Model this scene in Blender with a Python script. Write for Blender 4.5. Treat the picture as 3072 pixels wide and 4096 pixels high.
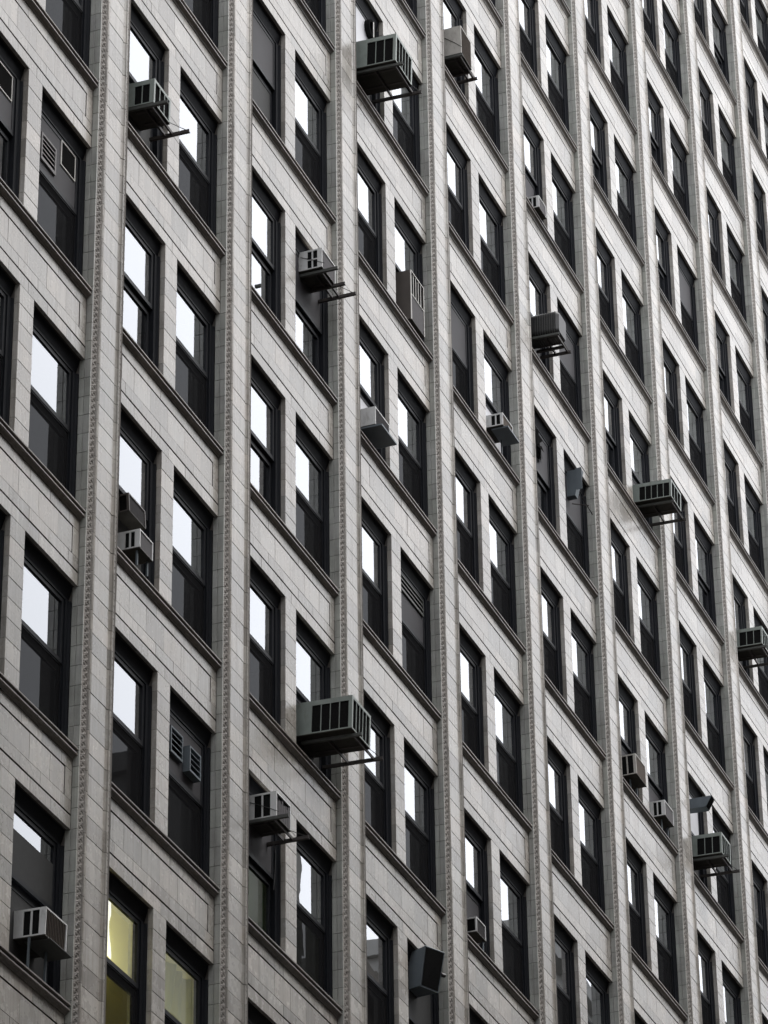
import bpy, math, random
import numpy as np
from mathutils import Vector, Matrix, Euler
for o in list(bpy.data.objects):
    bpy.data.objects.remove(o)
random.seed(11)
SC = bpy.context.scene
COL = SC.collection

# ------------------------------------------------------------------ camera, sky, sun, exposure
W, H, WP = 4.92426, 3.8, 1.059          # bay width, storey height, pier width (metres)
GROUND = -36.0                          # street level; z = 0 is a window head 36 m above it
CAM = Vector((-43.03144, -20.91946, -34.40874))
RIGHT = Vector((0.36099708, -0.93247463, -0.01312169))
DOWN = Vector((0.46777392, 0.19322997, -0.86246724))
FWD = Vector((0.80676432, 0.30521017, 0.50594277))
cd = bpy.data.cameras.new('camera')
cam = bpy.data.objects.new('camera', cd)
COL.objects.link(cam)
m = Matrix((RIGHT, -DOWN, -FWD)).transposed().to_4x4()
m.translation = CAM
cam.matrix_world = m
cd.sensor_fit = 'VERTICAL'
cd.sensor_height = 36.0
cd.sensor_width = 27.0
cd.lens = 15480.338 / 4096 * 36.0
cd.clip_start = 0.5
cd.clip_end = 3000
SC.camera = cam

wd = bpy.data.worlds.new('World')
SC.world = wd
wd.use_nodes = True
nt = wd.node_tree
bg = nt.nodes['Background']
sky = nt.nodes.new('ShaderNodeTexSky')
sky.sky_type = 'NISHITA'
sky.sun_disc = False
SUN_EL, SUN_AZ = math.radians(58), math.radians(215)
sky.sun_elevation = SUN_EL
sky.sun_rotation = SUN_AZ
sky.air_density = 1.0
sky.dust_density = 6.0
sky.ozone_density = 1.0
hs = nt.nodes.new('ShaderNodeHueSaturation')
hs.inputs['Saturation'].default_value = 0.10        # overcast: the same sky, greyed
nt.links.new(sky.outputs['Color'], hs.inputs['Color'])
# a thin even cloud layer over it
veil = nt.nodes.new('ShaderNodeMix')
veil.data_type = 'RGBA'
veil.inputs[7].default_value = (6.7, 6.85, 7.25, 1)
cn = nt.nodes.new('ShaderNodeTexNoise')
cn.inputs['Scale'].default_value = 3.0
cn.inputs['Detail'].default_value = 5
tc = nt.nodes.new('ShaderNodeTexCoord')
nt.links.new(tc.outputs['Generated'], cn.inputs['Vector'])
cm_ = nt.nodes.new('ShaderNodeMapRange')
cm_.inputs['From Min'].default_value = 0.3
cm_.inputs['From Max'].default_value = 0.7
cm_.inputs['To Min'].default_value = 0.50
cm_.inputs['To Max'].default_value = 0.72
nt.links.new(cn.outputs['Fac'], cm_.inputs['Value'])
nt.links.new(cm_.outputs['Result'], veil.inputs[0])
nt.links.new(hs.outputs['Color'], veil.inputs[6])
nt.links.new(veil.outputs[2], bg.inputs['Color'])
bg.inputs['Strength'].default_value = 0.15

sl = bpy.data.lights.new('sun', 'SUN')
sl.energy = 0.6
sl.angle = math.radians(40)
sl.color = (1.0, 0.97, 0.93)
sun = bpy.data.objects.new('sun', sl)
COL.objects.link(sun)
sd = Vector((math.sin(SUN_AZ) * math.cos(SUN_EL), math.cos(SUN_AZ) * math.cos(SUN_EL), math.sin(SUN_EL)))
sd = Vector((0.2, -0.45, 0.86)).normalized()
sky.sun_elevation = math.asin(sd.z)
sky.sun_rotation = math.atan2(sd.x, sd.y)
sun.rotation_euler = sd.to_track_quat('Z', 'Y').to_euler()
sun.location = (0, -40, 80)

SC.view_settings.view_transform = 'Standard'
SC.view_settings.look = 'None'
SC.view_settings.gamma = 1.0
SC.view_settings.use_curve_mapping = False
SC.view_settings.exposure = 1.16

# ------------------------------------------------------------------ materials
def newmat(name):
    mt = bpy.data.materials.new(name)
    mt.use_nodes = True
    t = mt.node_tree
    return mt, t, t.nodes, t.links, t.nodes['Principled BSDF']

def set_spec(b, v):
    b.inputs['Specular IOR Level'].default_value = v

def plain(name, col, rough=0.5, metal=0.0, spec=0.5, vary=0.15, nscale=9.0, bump=0.0, rust=0.0):
    mt, t, N, L, b = newmat(name)
    geo = N.new('ShaderNodeNewGeometry')
    nz = N.new('ShaderNodeTexNoise')
    nz.inputs['Scale'].default_value = nscale
    nz.inputs['Detail'].default_value = 5
    L.new(geo.outputs['Position'], nz.inputs['Vector'])
    mr = N.new('ShaderNodeMapRange')
    mr.inputs['To Min'].default_value = 1 - vary * 1.6
    mr.inputs['To Max'].default_value = 1 + vary * 1.6
    L.new(nz.outputs['Fac'], mr.inputs['Value'])
    mx = N.new('ShaderNodeVectorMath')
    mx.operation = 'SCALE'
    mx.inputs[0].default_value = col
    L.new(mr.outputs['Result'], mx.inputs['Scale'])
    L.new(mx.outputs['Vector'], b.inputs['Base Color'])
    if rust:
        n2 = N.new('ShaderNodeTexNoise'); n2.inputs['Scale'].default_value = 6.0; n2.inputs['Detail'].default_value = 8; n2.inputs['Roughness'].default_value = 0.7
        mp = N.new('ShaderNodeMapping'); mp.inputs['Scale'].default_value = (1.6, 1.6, 0.55)
        L.new(geo.outputs['Position'], mp.inputs['Vector']); L.new(mp.outputs['Vector'], n2.inputs['Vector'])
        m2 = N.new('ShaderNodeMapRange'); m2.inputs['From Min'].default_value = 0.53; m2.inputs['From Max'].default_value = 0.74
        m2.inputs['To Max'].default_value = rust
        L.new(n2.outputs['Fac'], m2.inputs['Value'])
        x2 = N.new('ShaderNodeMix'); x2.data_type = 'RGBA'
        L.new(m2.outputs['Result'], x2.inputs[0]); L.new(mx.outputs['Vector'], x2.inputs[6])
        x2.inputs[7].default_value = (0.10, 0.075, 0.055, 1)
        L.new(x2.outputs[2], b.inputs['Base Color'])
    b.inputs['Roughness'].default_value = rough
    b.inputs['Metallic'].default_value = metal
    set_spec(b, spec)
    if bump:
        bp = N.new('ShaderNodeBump')
        bp.inputs['Strength'].default_value = bump
        bp.inputs['Distance'].default_value = 0.004
        L.new(nz.outputs['Fac'], bp.inputs['Height'])
        L.new(bp.outputs['Normal'], b.inputs['Normal'])
    return mt

def terracotta(name, col, tone=0.16, rough=0.3, spec=0.5, warm=(1.04, 0.985, 0.955), dirt=0.16, dirtcol=(0.16, 0.13, 0.10), dscale=5.0, bump=0.008, drip=0.0):
    """glazed architectural terracotta: each block fired a little differently, rain streaks, specks of soot"""
    mt, t, N, L, b = newmat(name)
    geo = N.new('ShaderNodeNewGeometry')
    oi = N.new('ShaderNodeObjectInfo')
    ad = N.new('ShaderNodeMath'); ad.operation = 'ADD'
    L.new(geo.outputs['Random Per Island'], ad.inputs[0])
    L.new(oi.outputs['Random'], ad.inputs[1])
    fr = N.new('ShaderNodeMath'); fr.operation = 'FRACT'
    L.new(ad.outputs[0], fr.inputs[0])
    wn = N.new('ShaderNodeTexWhiteNoise'); wn.noise_dimensions = '1D'
    L.new(fr.outputs[0], wn.inputs['W'])
    # broad mottling
    n1 = N.new('ShaderNodeTexNoise')
    n1.inputs['Scale'].default_value = 3.2
    n1.inputs['Detail'].default_value = 6
    n1.inputs['Roughness'].default_value = 0.62
    L.new(geo.outputs['Position'], n1.inputs['Vector'])
    # vertical rain streaks
    mp = N.new('ShaderNodeMapping')
    mp.inputs['Scale'].default_value = (13.0, 13.0, 0.55)
    L.new(geo.outputs['Position'], mp.inputs['Vector'])
    n2 = N.new('ShaderNodeTexNoise')
    n2.inputs['Scale'].default_value = 1.6
    n2.inputs['Detail'].default_value = 4
    L.new(mp.outputs['Vector'], n2.inputs['Vector'])
    # specks
    n3 = N.new('ShaderNodeTexNoise')
    n3.inputs['Scale'].default_value = 38.0
    n3.inputs['Detail'].default_value = 3
    L.new(geo.outputs['Position'], n3.inputs['Vector'])
    def mr(sock, a, c, lo, hi):
        q = N.new('ShaderNodeMapRange')
        q.inputs['From Min'].default_value = a
        q.inputs['From Max'].default_value = c
        q.inputs['To Min'].default_value = lo
        q.inputs['To Max'].default_value = hi
        L.new(sock, q.inputs['Value'])
        return q.outputs['Result']
    def mul(a, c):
        q = N.new('ShaderNodeMath'); q.operation = 'MULTIPLY'
        L.new(a, q.inputs[0]); L.new(c, q.inputs[1])
        return q.outputs[0]
    v = mul(mr(wn.outputs['Value'], 0, 1, 1 - tone, 1 + tone), mr(n1.outputs['Fac'], 0.3, 0.7, 0.86, 1.12))
    v = mul(v, mr(n2.outputs['Fac'], 0.32, 0.68, 0.84, 1.10))
    v = mul(v, mr(n3.outputs['Fac'], 0.3, 0.7, 0.95, 1.05))
    hue = N.new('ShaderNodeMix'); hue.data_type = 'RGBA'
    hue.inputs[6].default_value = (*col, 1)
    hue.inputs[7].default_value = (col[0] * warm[0], col[1] * warm[1], col[2] * warm[2], 1)
    L.new(wn.outputs['Color'], hue.inputs[0])
    sc = N.new('ShaderNodeVectorMath'); sc.operation = 'SCALE'
    L.new(hue.outputs[2], sc.inputs[0]); L.new(v, sc.inputs['Scale'])
    # soot patches
    n4 = N.new('ShaderNodeTexNoise')
    n4.inputs['Scale'].default_value = dscale
    n4.inputs['Detail'].default_value = 8
    n4.inputs['Roughness'].default_value = 0.7
    L.new(geo.outputs['Position'], n4.inputs['Vector'])
    dm = mr(n4.outputs['Fac'], 0.42, 0.80, 0.0, dirt)
    dx = N.new('ShaderNodeMix'); dx.data_type = 'RGBA'
    L.new(dm, dx.inputs[0]); L.new(sc.outputs['Vector'], dx.inputs[6])
    dx.inputs[7].default_value = (*dirtcol, 1)
    last = dx.outputs[2]
    if drip:        # separate run marks, a hand wide, some long and some short
        m6 = N.new('ShaderNodeMapping')
        m6.inputs['Scale'].default_value = (7.5, 7.5, 0.33)
        L.new(geo.outputs['Position'], m6.inputs['Vector'])
        n6 = N.new('ShaderNodeTexNoise')
        n6.inputs['Scale'].default_value = 1.0
        n6.inputs['Detail'].default_value = 3
        L.new(m6.outputs['Vector'], n6.inputs['Vector'])
        d6 = N.new('ShaderNodeMix'); d6.data_type = 'RGBA'
        L.new(mr(n6.outputs['Fac'], 0.56, 0.74, 0.0, drip), d6.inputs[0])
        L.new(last, d6.inputs[6])
        d6.inputs[7].default_value = (dirtcol[0] * .8, dirtcol[1] * .8, dirtcol[2] * .8, 1)
        m7 = N.new('ShaderNodeMapping')
        m7.inputs['Location'].default_value = (31, 7, 3)
        m7.inputs['Scale'].default_value = (10, 10, 0.5)
        L.new(geo.outputs['Position'], m7.inputs['Vector'])
        n7 = N.new('ShaderNodeTexNoise')
        n7.inputs['Scale'].default_value = 1.0
        n7.inputs['Detail'].default_value = 3
        L.new(m7.outputs['Vector'], n7.inputs['Vector'])
        d7 = N.new('ShaderNodeMix'); d7.data_type = 'RGBA'
        L.new(mr(n7.outputs['Fac'], 0.60, 0.76, 0.0, drip * .8), d7.inputs[0])
        L.new(d6.outputs[2], d7.inputs[6])
        d7.inputs[7].default_value = (0.52, 0.51, 0.49, 1)      # lime bloom
        last = d7.outputs[2]
    L.new(last, b.inputs['Base Color'])
    L.new(mr(n1.outputs['Fac'], 0.3, 0.7, rough * 0.8, rough * 1.3), b.inputs['Roughness'])
    set_spec(b, spec)
    # slightly pillowed, orange-peel glaze
    n5 = N.new('ShaderNodeTexNoise')
    n5.inputs['Scale'].default_value = 7.0
    n5.inputs['Detail'].default_value = 3
    L.new(geo.outputs['Position'], n5.inputs['Vector'])
    bp = N.new('ShaderNodeBump')
    bp.inputs['Strength'].default_value = bump
    bp.inputs['Distance'].default_value = 0.02
    L.new(n5.outputs['Fac'], bp.inputs['Height'])
    L.new(bp.outputs['Normal'], b.inputs['Normal'])
    return mt

M = {}
STONE = (0.325, 0.313, 0.288)
M['face'] = terracotta('terracotta_face', STONE, tone=0.22, rough=0.25, spec=0.45, dirt=0.22, drip=0.34)
M['jamb'] = terracotta('terracotta_jamb', (0.345, 0.342, 0.322), tone=0.10, rough=0.35, warm=(0.97, 1.0, 0.96))
M['sill'] = terracotta('terracotta_sill', (0.20, 0.185, 0.17), rough=0.42, dirt=0.35, dscale=7, dirtcol=(0.07,0.055,0.045))
M['ornament'] = terracotta('terracotta_ornament', (0.275, 0.264, 0.247), tone=0.08, rough=0.6, spec=0.2, dirt=0.5, dirtcol=(0.12, 0.10, 0.09), dscale=14)
M['mortar'] = plain('mortar', (0.06, 0.05, 0.045), 0.9, spec=0.1)
M['palemortar'] = plain('pale_mortar', (0.13, 0.12, 0.11), 0.9, spec=0.1)
M['frame'] = plain('window_paint', (0.007, 0.008, 0.011), 0.6, spec=0.12, vary=0.2)
M['sash'] = plain('sash_paint', (0.009, 0.010, 0.013), 0.5, spec=0.22, vary=0.2)
M['panel'] = plain('grey_board', (0.052, 0.050, 0.054), 0.6, spec=0.15, vary=0.1, nscale=3)
M['lightpanel'] = plain('white_board', (0.5, 0.5, 0.52), 0.5, spec=0.4, vary=0.08, nscale=3)
M['darkpanel'] = plain('dark_board', (0.03, 0.03, 0.03), 0.6, spec=0.2)
M['room'] = plain('dim_room', (0.05, 0.05, 0.048), 0.8, spec=0.1)
M['litroom'] = plain('pale_room', (0.55, 0.52, 0.40), 0.8, spec=0.1)
M['white'] = plain('white_enamel', (0.58, 0.58, 0.57), 0.45, vary=0.12, nscale=6, rust=0.55)
M['beige'] = plain('beige_enamel', (0.42, 0.40, 0.365), 0.45, vary=0.12, nscale=6, rust=0.6)
M['green'] = plain('grey_green_enamel', (0.225, 0.255, 0.232), 0.45, vary=0.12, nscale=5, rust=0.5)
M['brown'] = plain('brown_enamel', (0.09, 0.078, 0.07), 0.45, spec=0.3, vary=0.12, nscale=5)
M['trim'] = plain('pale_trim', (0.62, 0.6, 0.56), 0.4, vary=0.06)
M['greymesh'] = plain('grey_mesh', (0.105, 0.10, 0.103), 0.8, spec=0.08, vary=0.12, nscale=20)
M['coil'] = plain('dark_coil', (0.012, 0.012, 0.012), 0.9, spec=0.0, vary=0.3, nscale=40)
M['black'] = plain('black_enamel', (0.028, 0.027, 0.027), 0.45, spec=0.35)
M['iron'] = plain('painted_iron', (0.065, 0.068, 0.062), 0.5, spec=0.4, vary=0.25, nscale=14)
M['rust'] = plain('dark_iron', (0.045, 0.038, 0.036), 0.6, spec=0.3, vary=0.3, nscale=14)
M['galv'] = plain('blue_grey_sheet', (0.12, 0.14, 0.155), 0.5, metal=0.2, spec=0.25, vary=0.12, nscale=5)
M['underside'] = plain('brown_underside', (0.09, 0.075, 0.06), 0.7, spec=0.2)
M['pan'] = plain('shaded_pan', (0.045, 0.042, 0.036), 0.7, spec=0.15, vary=0.25)  # bottom plates of the units: underside shade painted in as a darker colour
M['ventmetal'] = plain('vent_metal', (0.18, 0.17, 0.17), 0.55, spec=0.2)
M['darkmesh'] = plain('dark_mesh', (0.035, 0.033, 0.034), 0.8, spec=0.05, vary=0.2, nscale=20)
M['brownmesh'] = plain('brown_mesh', (0.085, 0.07, 0.06), 0.8, spec=0.06, vary=0.2, nscale=20)
M['cord'] = plain('black_cord', (0.02, 0.02, 0.02), 0.6)
M['brick'] = plain('far_masonry', (0.13, 0.115, 0.10), 0.8, vary=0.12, nscale=0.6)
M['pale'] = plain('far_pale_masonry', (0.30, 0.30, 0.29), 0.8, vary=0.10, nscale=0.6)
M['roof'] = plain('roof_gravel', (0.16, 0.155, 0.15), 0.9, vary=0.2, nscale=1.5)
M['asphalt'] = plain('asphalt', (0.04, 0.04, 0.042), 0.85, vary=0.25, nscale=2.5, bump=0.2)
M['concrete'] = plain('pavement_concrete', (0.10, 0.097, 0.09), 0.85, vary=0.12, nscale=1.2)
M['paint'] = plain('road_paint', (0.7, 0.7, 0.66), 0.7, vary=0.15, nscale=4)

def glass_mat(name, gain=1.0, tint=(0.8, 0.86, 0.84)):
    mt, t, N, L, b = newmat(name)
    N.remove(b)
    out = [n for n in N if n.type == 'OUTPUT_MATERIAL'][0]
    tr = N.new('ShaderNodeBsdfTransparent'); tr.inputs['Color'].default_value = (*tint, 1)
    gl = N.new('ShaderNodeBsdfGlossy'); gl.inputs['Roughness'].default_value = 0.0
    gl.inputs['Color'].default_value = (0.95, 0.97, 1.0, 1)
    fz = N.new('ShaderNodeFresnel'); fz.inputs['IOR'].default_value = 1.52
    # two surfaces of one pane: R2 = 2R / (1 + R)
    a = N.new('ShaderNodeMath'); a.operation = 'MULTIPLY'; a.inputs[1].default_value = 2.0
    L.new(fz.outputs[0], a.inputs[0])
    c = N.new('ShaderNodeMath'); c.operation = 'ADD'; c.inputs[1].default_value = 1.0
    L.new(fz.outputs[0], c.inputs[0])
    d = N.new('ShaderNodeMath'); d.operation = 'DIVIDE'
    L.new(a.outputs[0], d.inputs[0]); L.new(c.outputs[0], d.inputs[1])
    e = N.new('ShaderNodeMath'); e.operation = 'MULTIPLY'; e.inputs[1].default_value = gain; e.use_clamp = True
    L.new(d.outputs[0], e.inputs[0])
    geo = N.new('ShaderNodeNewGeometry')
    nz = N.new('ShaderNodeTexNoise'); nz.inputs['Scale'].default_value = 1.6; nz.inputs['Detail'].default_value = 1.5
    L.new(geo.outputs['Position'], nz.inputs['Vector'])
    bp = N.new('ShaderNodeBump'); bp.inputs['Strength'].default_value = 0.02; bp.inputs['Distance'].default_value = 0.02
    L.new(nz.outputs['Fac'], bp.inputs['Height'])
    L.new(bp.outputs['Normal'], gl.inputs['Normal'])
    mx = N.new('ShaderNodeMixShader')
    L.new(e.outputs[0], mx.inputs[0]); L.new(tr.outputs[0], mx.inputs[1]); L.new(gl.outputs[0], mx.inputs[2])
    L.new(mx.outputs[0], out.inputs['Surface'])
    return mt
M['glass'] = glass_mat('window_glass', 1.5)

def sheer_mat(name, col, opac, transl=0.0):
    mt, t, N, L, b = newmat(name)
    N.remove(b)
    out = [n for n in N if n.type == 'OUTPUT_MATERIAL'][0]
    tr = N.new('ShaderNodeBsdfTransparent')
    df = N.new('ShaderNodeBsdfDiffuse'); df.inputs['Color'].default_value = (*col, 1)
    tl = N.new('ShaderNodeBsdfTranslucent'); tl.inputs['Color'].default_value = (*col, 1)
    m1 = N.new('ShaderNodeMixShader'); m1.inputs[0].default_value = transl
    L.new(df.outputs[0], m1.inputs[1]); L.new(tl.outputs[0], m1.inputs[2])
    m2 = N.new('ShaderNodeMixShader'); m2.inputs[0].default_value = opac
    L.new(tr.outputs[0], m2.inputs[1]); L.new(m1.outputs[0], m2.inputs[2])
    L.new(m2.outputs[0], out.inputs['Surface'])
    return mt
M['screen'] = sheer_mat('insect_screen', (0.014, 0.014, 0.015), 0.70)
M['curtain'] = sheer_mat('sheer_curtain', (0.55, 0.57, 0.50), 0.72, 0.40)
M['blind'] = sheer_mat('cloth_blind', (0.80, 0.76, 0.50), 0.96, 0.75)
M['greenblind'] = sheer_mat('green_blind', (0.40, 0.50, 0.30), 0.96, 0.75)
M['oliveblind'] = sheer_mat('olive_blind', (0.36, 0.32, 0.14), 0.97, 0.6)
M['paleblind'] = sheer_mat('pale_blind', (0.50, 0.52, 0.55), 0.97, 0.2)

# ------------------------------------------------------------------ mesh helpers
class MB:
    def __init__(s):
        s.v = []; s.f = []; s.m = []; s.smooth = False
    def add(s, vs, fs, mi=0):
        n = len(s.v)
        s.v += [tuple(p) for p in vs]
        s.f += [tuple(i + n for i in q) for q in fs]
        s.m += [mi] * len(fs)
        return s
    def box(s, x0, x1, y0, y1, z0, z1, mi=0):
        vs = [(x0, y0, z0), (x1, y0, z0), (x1, y1, z0), (x0, y1, z0), (x0, y0, z1), (x1, y0, z1), (x1, y1, z1), (x0, y1, z1)]
        fs = [(0, 3, 2, 1), (4, 5, 6, 7), (0, 1, 5, 4), (1, 2, 6, 5), (2, 3, 7, 6), (3, 0, 4, 7)]
        return s.add(vs, fs, mi)
    def front(s, x0, x1, z0, z1, y, depth, c=0.004, mi=0, sidemi=None):
        """a block seen from -Y with chamfered arrises and no back"""
        a = [(x0, y + depth, z0), (x1, y + depth, z0), (x1, y + depth, z1), (x0, y + depth, z1)]
        b = [(x0, y + c, z0), (x1, y + c, z0), (x1, y + c, z1), (x0, y + c, z1)]
        d = [(x0 + c, y, z0 + c), (x1 - c, y, z0 + c), (x1 - c, y, z1 - c), (x0 + c, y, z1 - c)]
        fs = [(8, 9, 10, 11)]
        for i in range(4):
            j = (i + 1) % 4
            fs += [(i, j, j + 4, i + 4), (i + 4, j + 4, j + 8, i + 8)]
        s.add(a + b + d, fs, mi)
        if sidemi is not None:      # side faces take the dark mortar material
            for i in range(4):
                s.m[-8 + 2 * i] = sidemi
        return s
    def side(s, y0, y1, z0, z1, x, depth, c=0.004, mi=0):
        """a block seen from -X"""
        n0 = len(s.v)
        s.front(y0, y1, z0, z1, x, depth, c, mi)
        for i in range(n0, len(s.v)):
            u, d, z = s.v[i]
            s.v[i] = (d, u, z)
        k = 9
        for i in range(len(s.f) - k, len(s.f)):
            s.f[i] = tuple(reversed(s.f[i]))
        return s
    def extrude_z(s, prof, zs, mi=0, closed=False, caps=False):
        """prof: list of (x, y); zs: list of (z, inset towards +y)"""
        n = len(prof); vs = []
        for z, ins in zs:
            vs += [(p[0], p[1] + ins, z) for p in prof]
        fs = []
        for r in range(len(zs) - 1):
            for i in range(n if closed else n - 1):
                j = (i + 1) % n
                fs.append((r * n + i, r * n + j, (r + 1) * n + j, (r + 1) * n + i))
        if caps:
            fs.append(tuple(reversed(range(n))))
            fs.append(tuple((len(zs) - 1) * n + i for i in range(n)))
        return s.add(vs, fs, mi)
    def extrude_x(s, prof, x0, x1, mi=0, closed=False, caps=True):
        n = len(prof)
        vs = [(x0, p[0], p[1]) for p in prof] + [(x1, p[0], p[1]) for p in prof]
        fs = []
        for i in range(n if closed else n - 1):
            j = (i + 1) % n
            fs.append((i, i + n, j + n, j))
        if caps:
            fs.append(tuple(range(n)))
            fs.append(tuple(reversed(range(n, 2 * n))))
        return s.add(vs, fs, mi)
    def prism(s, bottom, top, mi=0):
        """solid between two rings of the same count (rings anticlockwise seen from above)"""
        n = len(bottom)
        fs = [tuple(reversed(range(n))), tuple(range(n, 2 * n))]
        for i in range(n):
            j = (i + 1) % n
            fs.append((i, j, j + n, i + n))
        return s.add(list(bottom) + list(top), fs, mi)
    def tube(s, pts, r, n=6, mi=0):
        P = [Vector(p) for p in pts]
        vs = []
        for i, p in enumerate(P):
            d = (P[min(i + 1, len(P) - 1)] - P[max(i - 1, 0)]).normalized()
            u = d.orthogonal().normalized(); w = d.cross(u)
            for k in range(n):
                a = 2 * math.pi * k / n
                vs.append(tuple(p + u * r * math.cos(a) + w * r * math.sin(a)))
        fs = []
        for i in range(len(P) - 1):
            for k in range(n):
                l = (k + 1) % n
                fs.append((i * n + k, i * n + l, (i + 1) * n + l, (i + 1) * n + k))
        fs.append(tuple(reversed(range(n)))); fs.append(tuple((len(P) - 1) * n + k for k in range(n)))
        return s.add(vs, fs, mi)
    def mesh(s, name, mats):
        me = bpy.data.meshes.new(name)
        me.from_pydata(s.v, [], s.f)
        for mt in mats:
            me.materials.append(M[mt])
        if any(s.m):
            me.polygons.foreach_set('material_index', np.array(s.m, dtype=np.int32))
        if s.smooth:
            me.polygons.foreach_set('use_smooth', np.ones(len(s.f), dtype=bool))
        me.update()
        return me

POS = {}
def link(name, data, loc=(0, 0, 0), parent=None, rot=None, **props):
    """link an object at a world position; children are placed relative to their parent"""
    o = bpy.data.objects.new(name, data)
    COL.objects.link(o)
    loc = Vector(loc)
    POS[o.name] = loc
    if parent is not None:
        o.parent = parent
        o.location = loc - POS[parent.name]
    else:
        o.location = loc
    if rot is not None:
        o.rotation_euler = rot
    for k, v in props.items():
        o[k] = v
    return o

def project(p):
    d = Vector(p) - CAM
    z = d.dot(FWD)
    return 384 + 3870.08 * d.dot(RIGHT) / z, 512 + 3870.08 * d.dot(DOWN) / z, z

def inframe(p, mgn=25):
    u, v, z = project(p)
    return -mgn < u < 768 + mgn and -mgn < v < 1024 + mgn

# ------------------------------------------------------------------ street and the far side of it
def structure(name, mb, mats, loc=(0, 0, 0)):
    return link(name, mb.mesh(name, mats), loc, kind='structure')
structure('ground', MB().box(-900, 900, -900, 900, GROUND - 1.2, GROUND - 0.16), ['concrete'])
structure('road', MB().box(-400, 500, -18.5, -4.5, GROUND - 0.15, GROUND), ['asphalt'])
structure('pavement', MB().box(-400, 500, -4.5, 1.6, GROUND - 0.15, GROUND + 0.13), ['concrete'])
structure('pavement', MB().box(-400, 500, -23.5, -18.5, GROUND - 0.15, GROUND + 0.13), ['concrete'])
mk = MB()
for i in range(60):
    mk.box(-180 + i * 9, -177 + i * 9, -11.6, -11.45, GROUND + 0.001, GROUND + 0.005)
structure('lane_marking', mk, ['paint'])

def far_building(x0, x1, top, mat, label, depth=18, st=3.7, bayw=3.4, y=-23.5):
    e = link('facing_building', None, (x0, y, GROUND), label=label, category='building', group='buildings across the street')
    b = MB().box(x0, x1, y - depth, y, GROUND, top, 0)
    link('wall', MB().box(0, x1 - x0, -depth, 0, 0, top - GROUND).mesh('wall', [mat]), (x0, y, GROUND), e)
    link('cornice', MB().box(-0.3, x1 - x0 + 0.3, -depth - .3, 0.5, 0, 0.7).mesh('cornice', [mat]), (x0, y, top + 0.002), e)
    wf = MB().box(0.07, 1.35, 0, 0.03, 0.07, 1.93, 1)
    wf.box(0, 1.42, 0, 0.06, 0, 0.07).box(0, 1.42, 0, 0.06, 1.93, 2.0).box(0, .07, 0, .06, .07, 1.93).box(1.35, 1.42, 0, .06, .07, 1.93).box(.07, 1.35, 0.03, .05, .97, 1.03)
    wm = wf.mesh('window', ['trim', 'frame'])
    n = max(1, int((x1 - x0 - 1) / bayw)); k = 0
    z = top - 3.3
    while z > GROUND + 5 and k < 90:
        for i in range(n):
            if k < 90:
                link('window', wm, (x0 + (x1 - x0) * (i + .5) / n - .71, y + .002, z), e); k += 1
        z -= st
    return e
far_building(-85, 42, 16, 'brick', 'tall masonry building across the street, nearest the camera')
far_building(43.5, 56, 10.8, 'brick', 'low masonry building across the street beside the tall one')
far_building(62.5, 67.3, 23.5, 'pale', 'narrow pale tower across the street', depth=5)
far_building(71.8, 89, 18.9, 'brick', 'mid-height masonry building across the street with flat cornice')
far_building(90, 150, 28.3, 'pale', 'long pale building across the street, farthest along')

# ------------------------------------------------------------------ the building: templates of its pieces
CR = H / 12.0                 # terracotta course height
GAP = 0.0055
XL1, XR1 = -(W - WP), -2.159  # window 1 of a bay (left of the mullion), window 2 right of it
XL2, XR2 = -1.706, 0.0
WW = 1.706
FV = 0.115                    # how far the flat pier face stands in front of the spandrels
T = {}                        # templates: name -> (MB, mats)

def half_profile():
    p = [(0.170, -0.132)]
    for k in range(0, 7):     # bead
        a = math.radians(200 - k * 36)
        p.append((0.190 + 0.017 * math.cos(a), -(0.130 + 0.017 * math.sin(a))))
    for k in range(0, 6):     # cavetto down to the face
        q = k / 5
        p.append((0.214 + 0.070 * q, -(FV + 0.014 * (1 - q) ** 2 - 0.010 * math.sin(q * math.pi))))
    return p
hp = half_profile()
prof = hp + [(WP - x, y) for x, y in reversed(hp)]
fb = MB()
fb.extrude_z(prof, [(0, 0.022), (0.0, 0.003), (0.004, 0), (CR - GAP - 0.004, 0), (CR - GAP, 0.003), (CR - GAP, 0.022)])
T['face_block'] = (fb, ['face'])

T['jamb_block_inner'] = (MB().side(0.003, 0.083, 0, CR - GAP, 0, 0.02, 0.003), ['jamb'])
T['jamb_block_outer'] = (MB().side(-0.0986, -0.003, 0, CR - GAP, 0, 0.02, 0.003), ['jamb'])
def mullion_block():
    b = MB()
    x0, x1, y1, z1 = 0, XL2 - XR1, 0.083, CR - GAP
    c = 0.004
    ring = [(x0, y1), (x0, c), (x0 + c, 0), (x1 - c, 0), (x1, c), (x1, y1)]
    b.extrude_z(ring, [(0, 0.02), (0, 0.003), (c, 0), (z1 - c, 0), (z1, 0.003), (z1, 0.02)])
    return b
T['mullion_block'] = (mullion_block(), ['face'])

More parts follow.
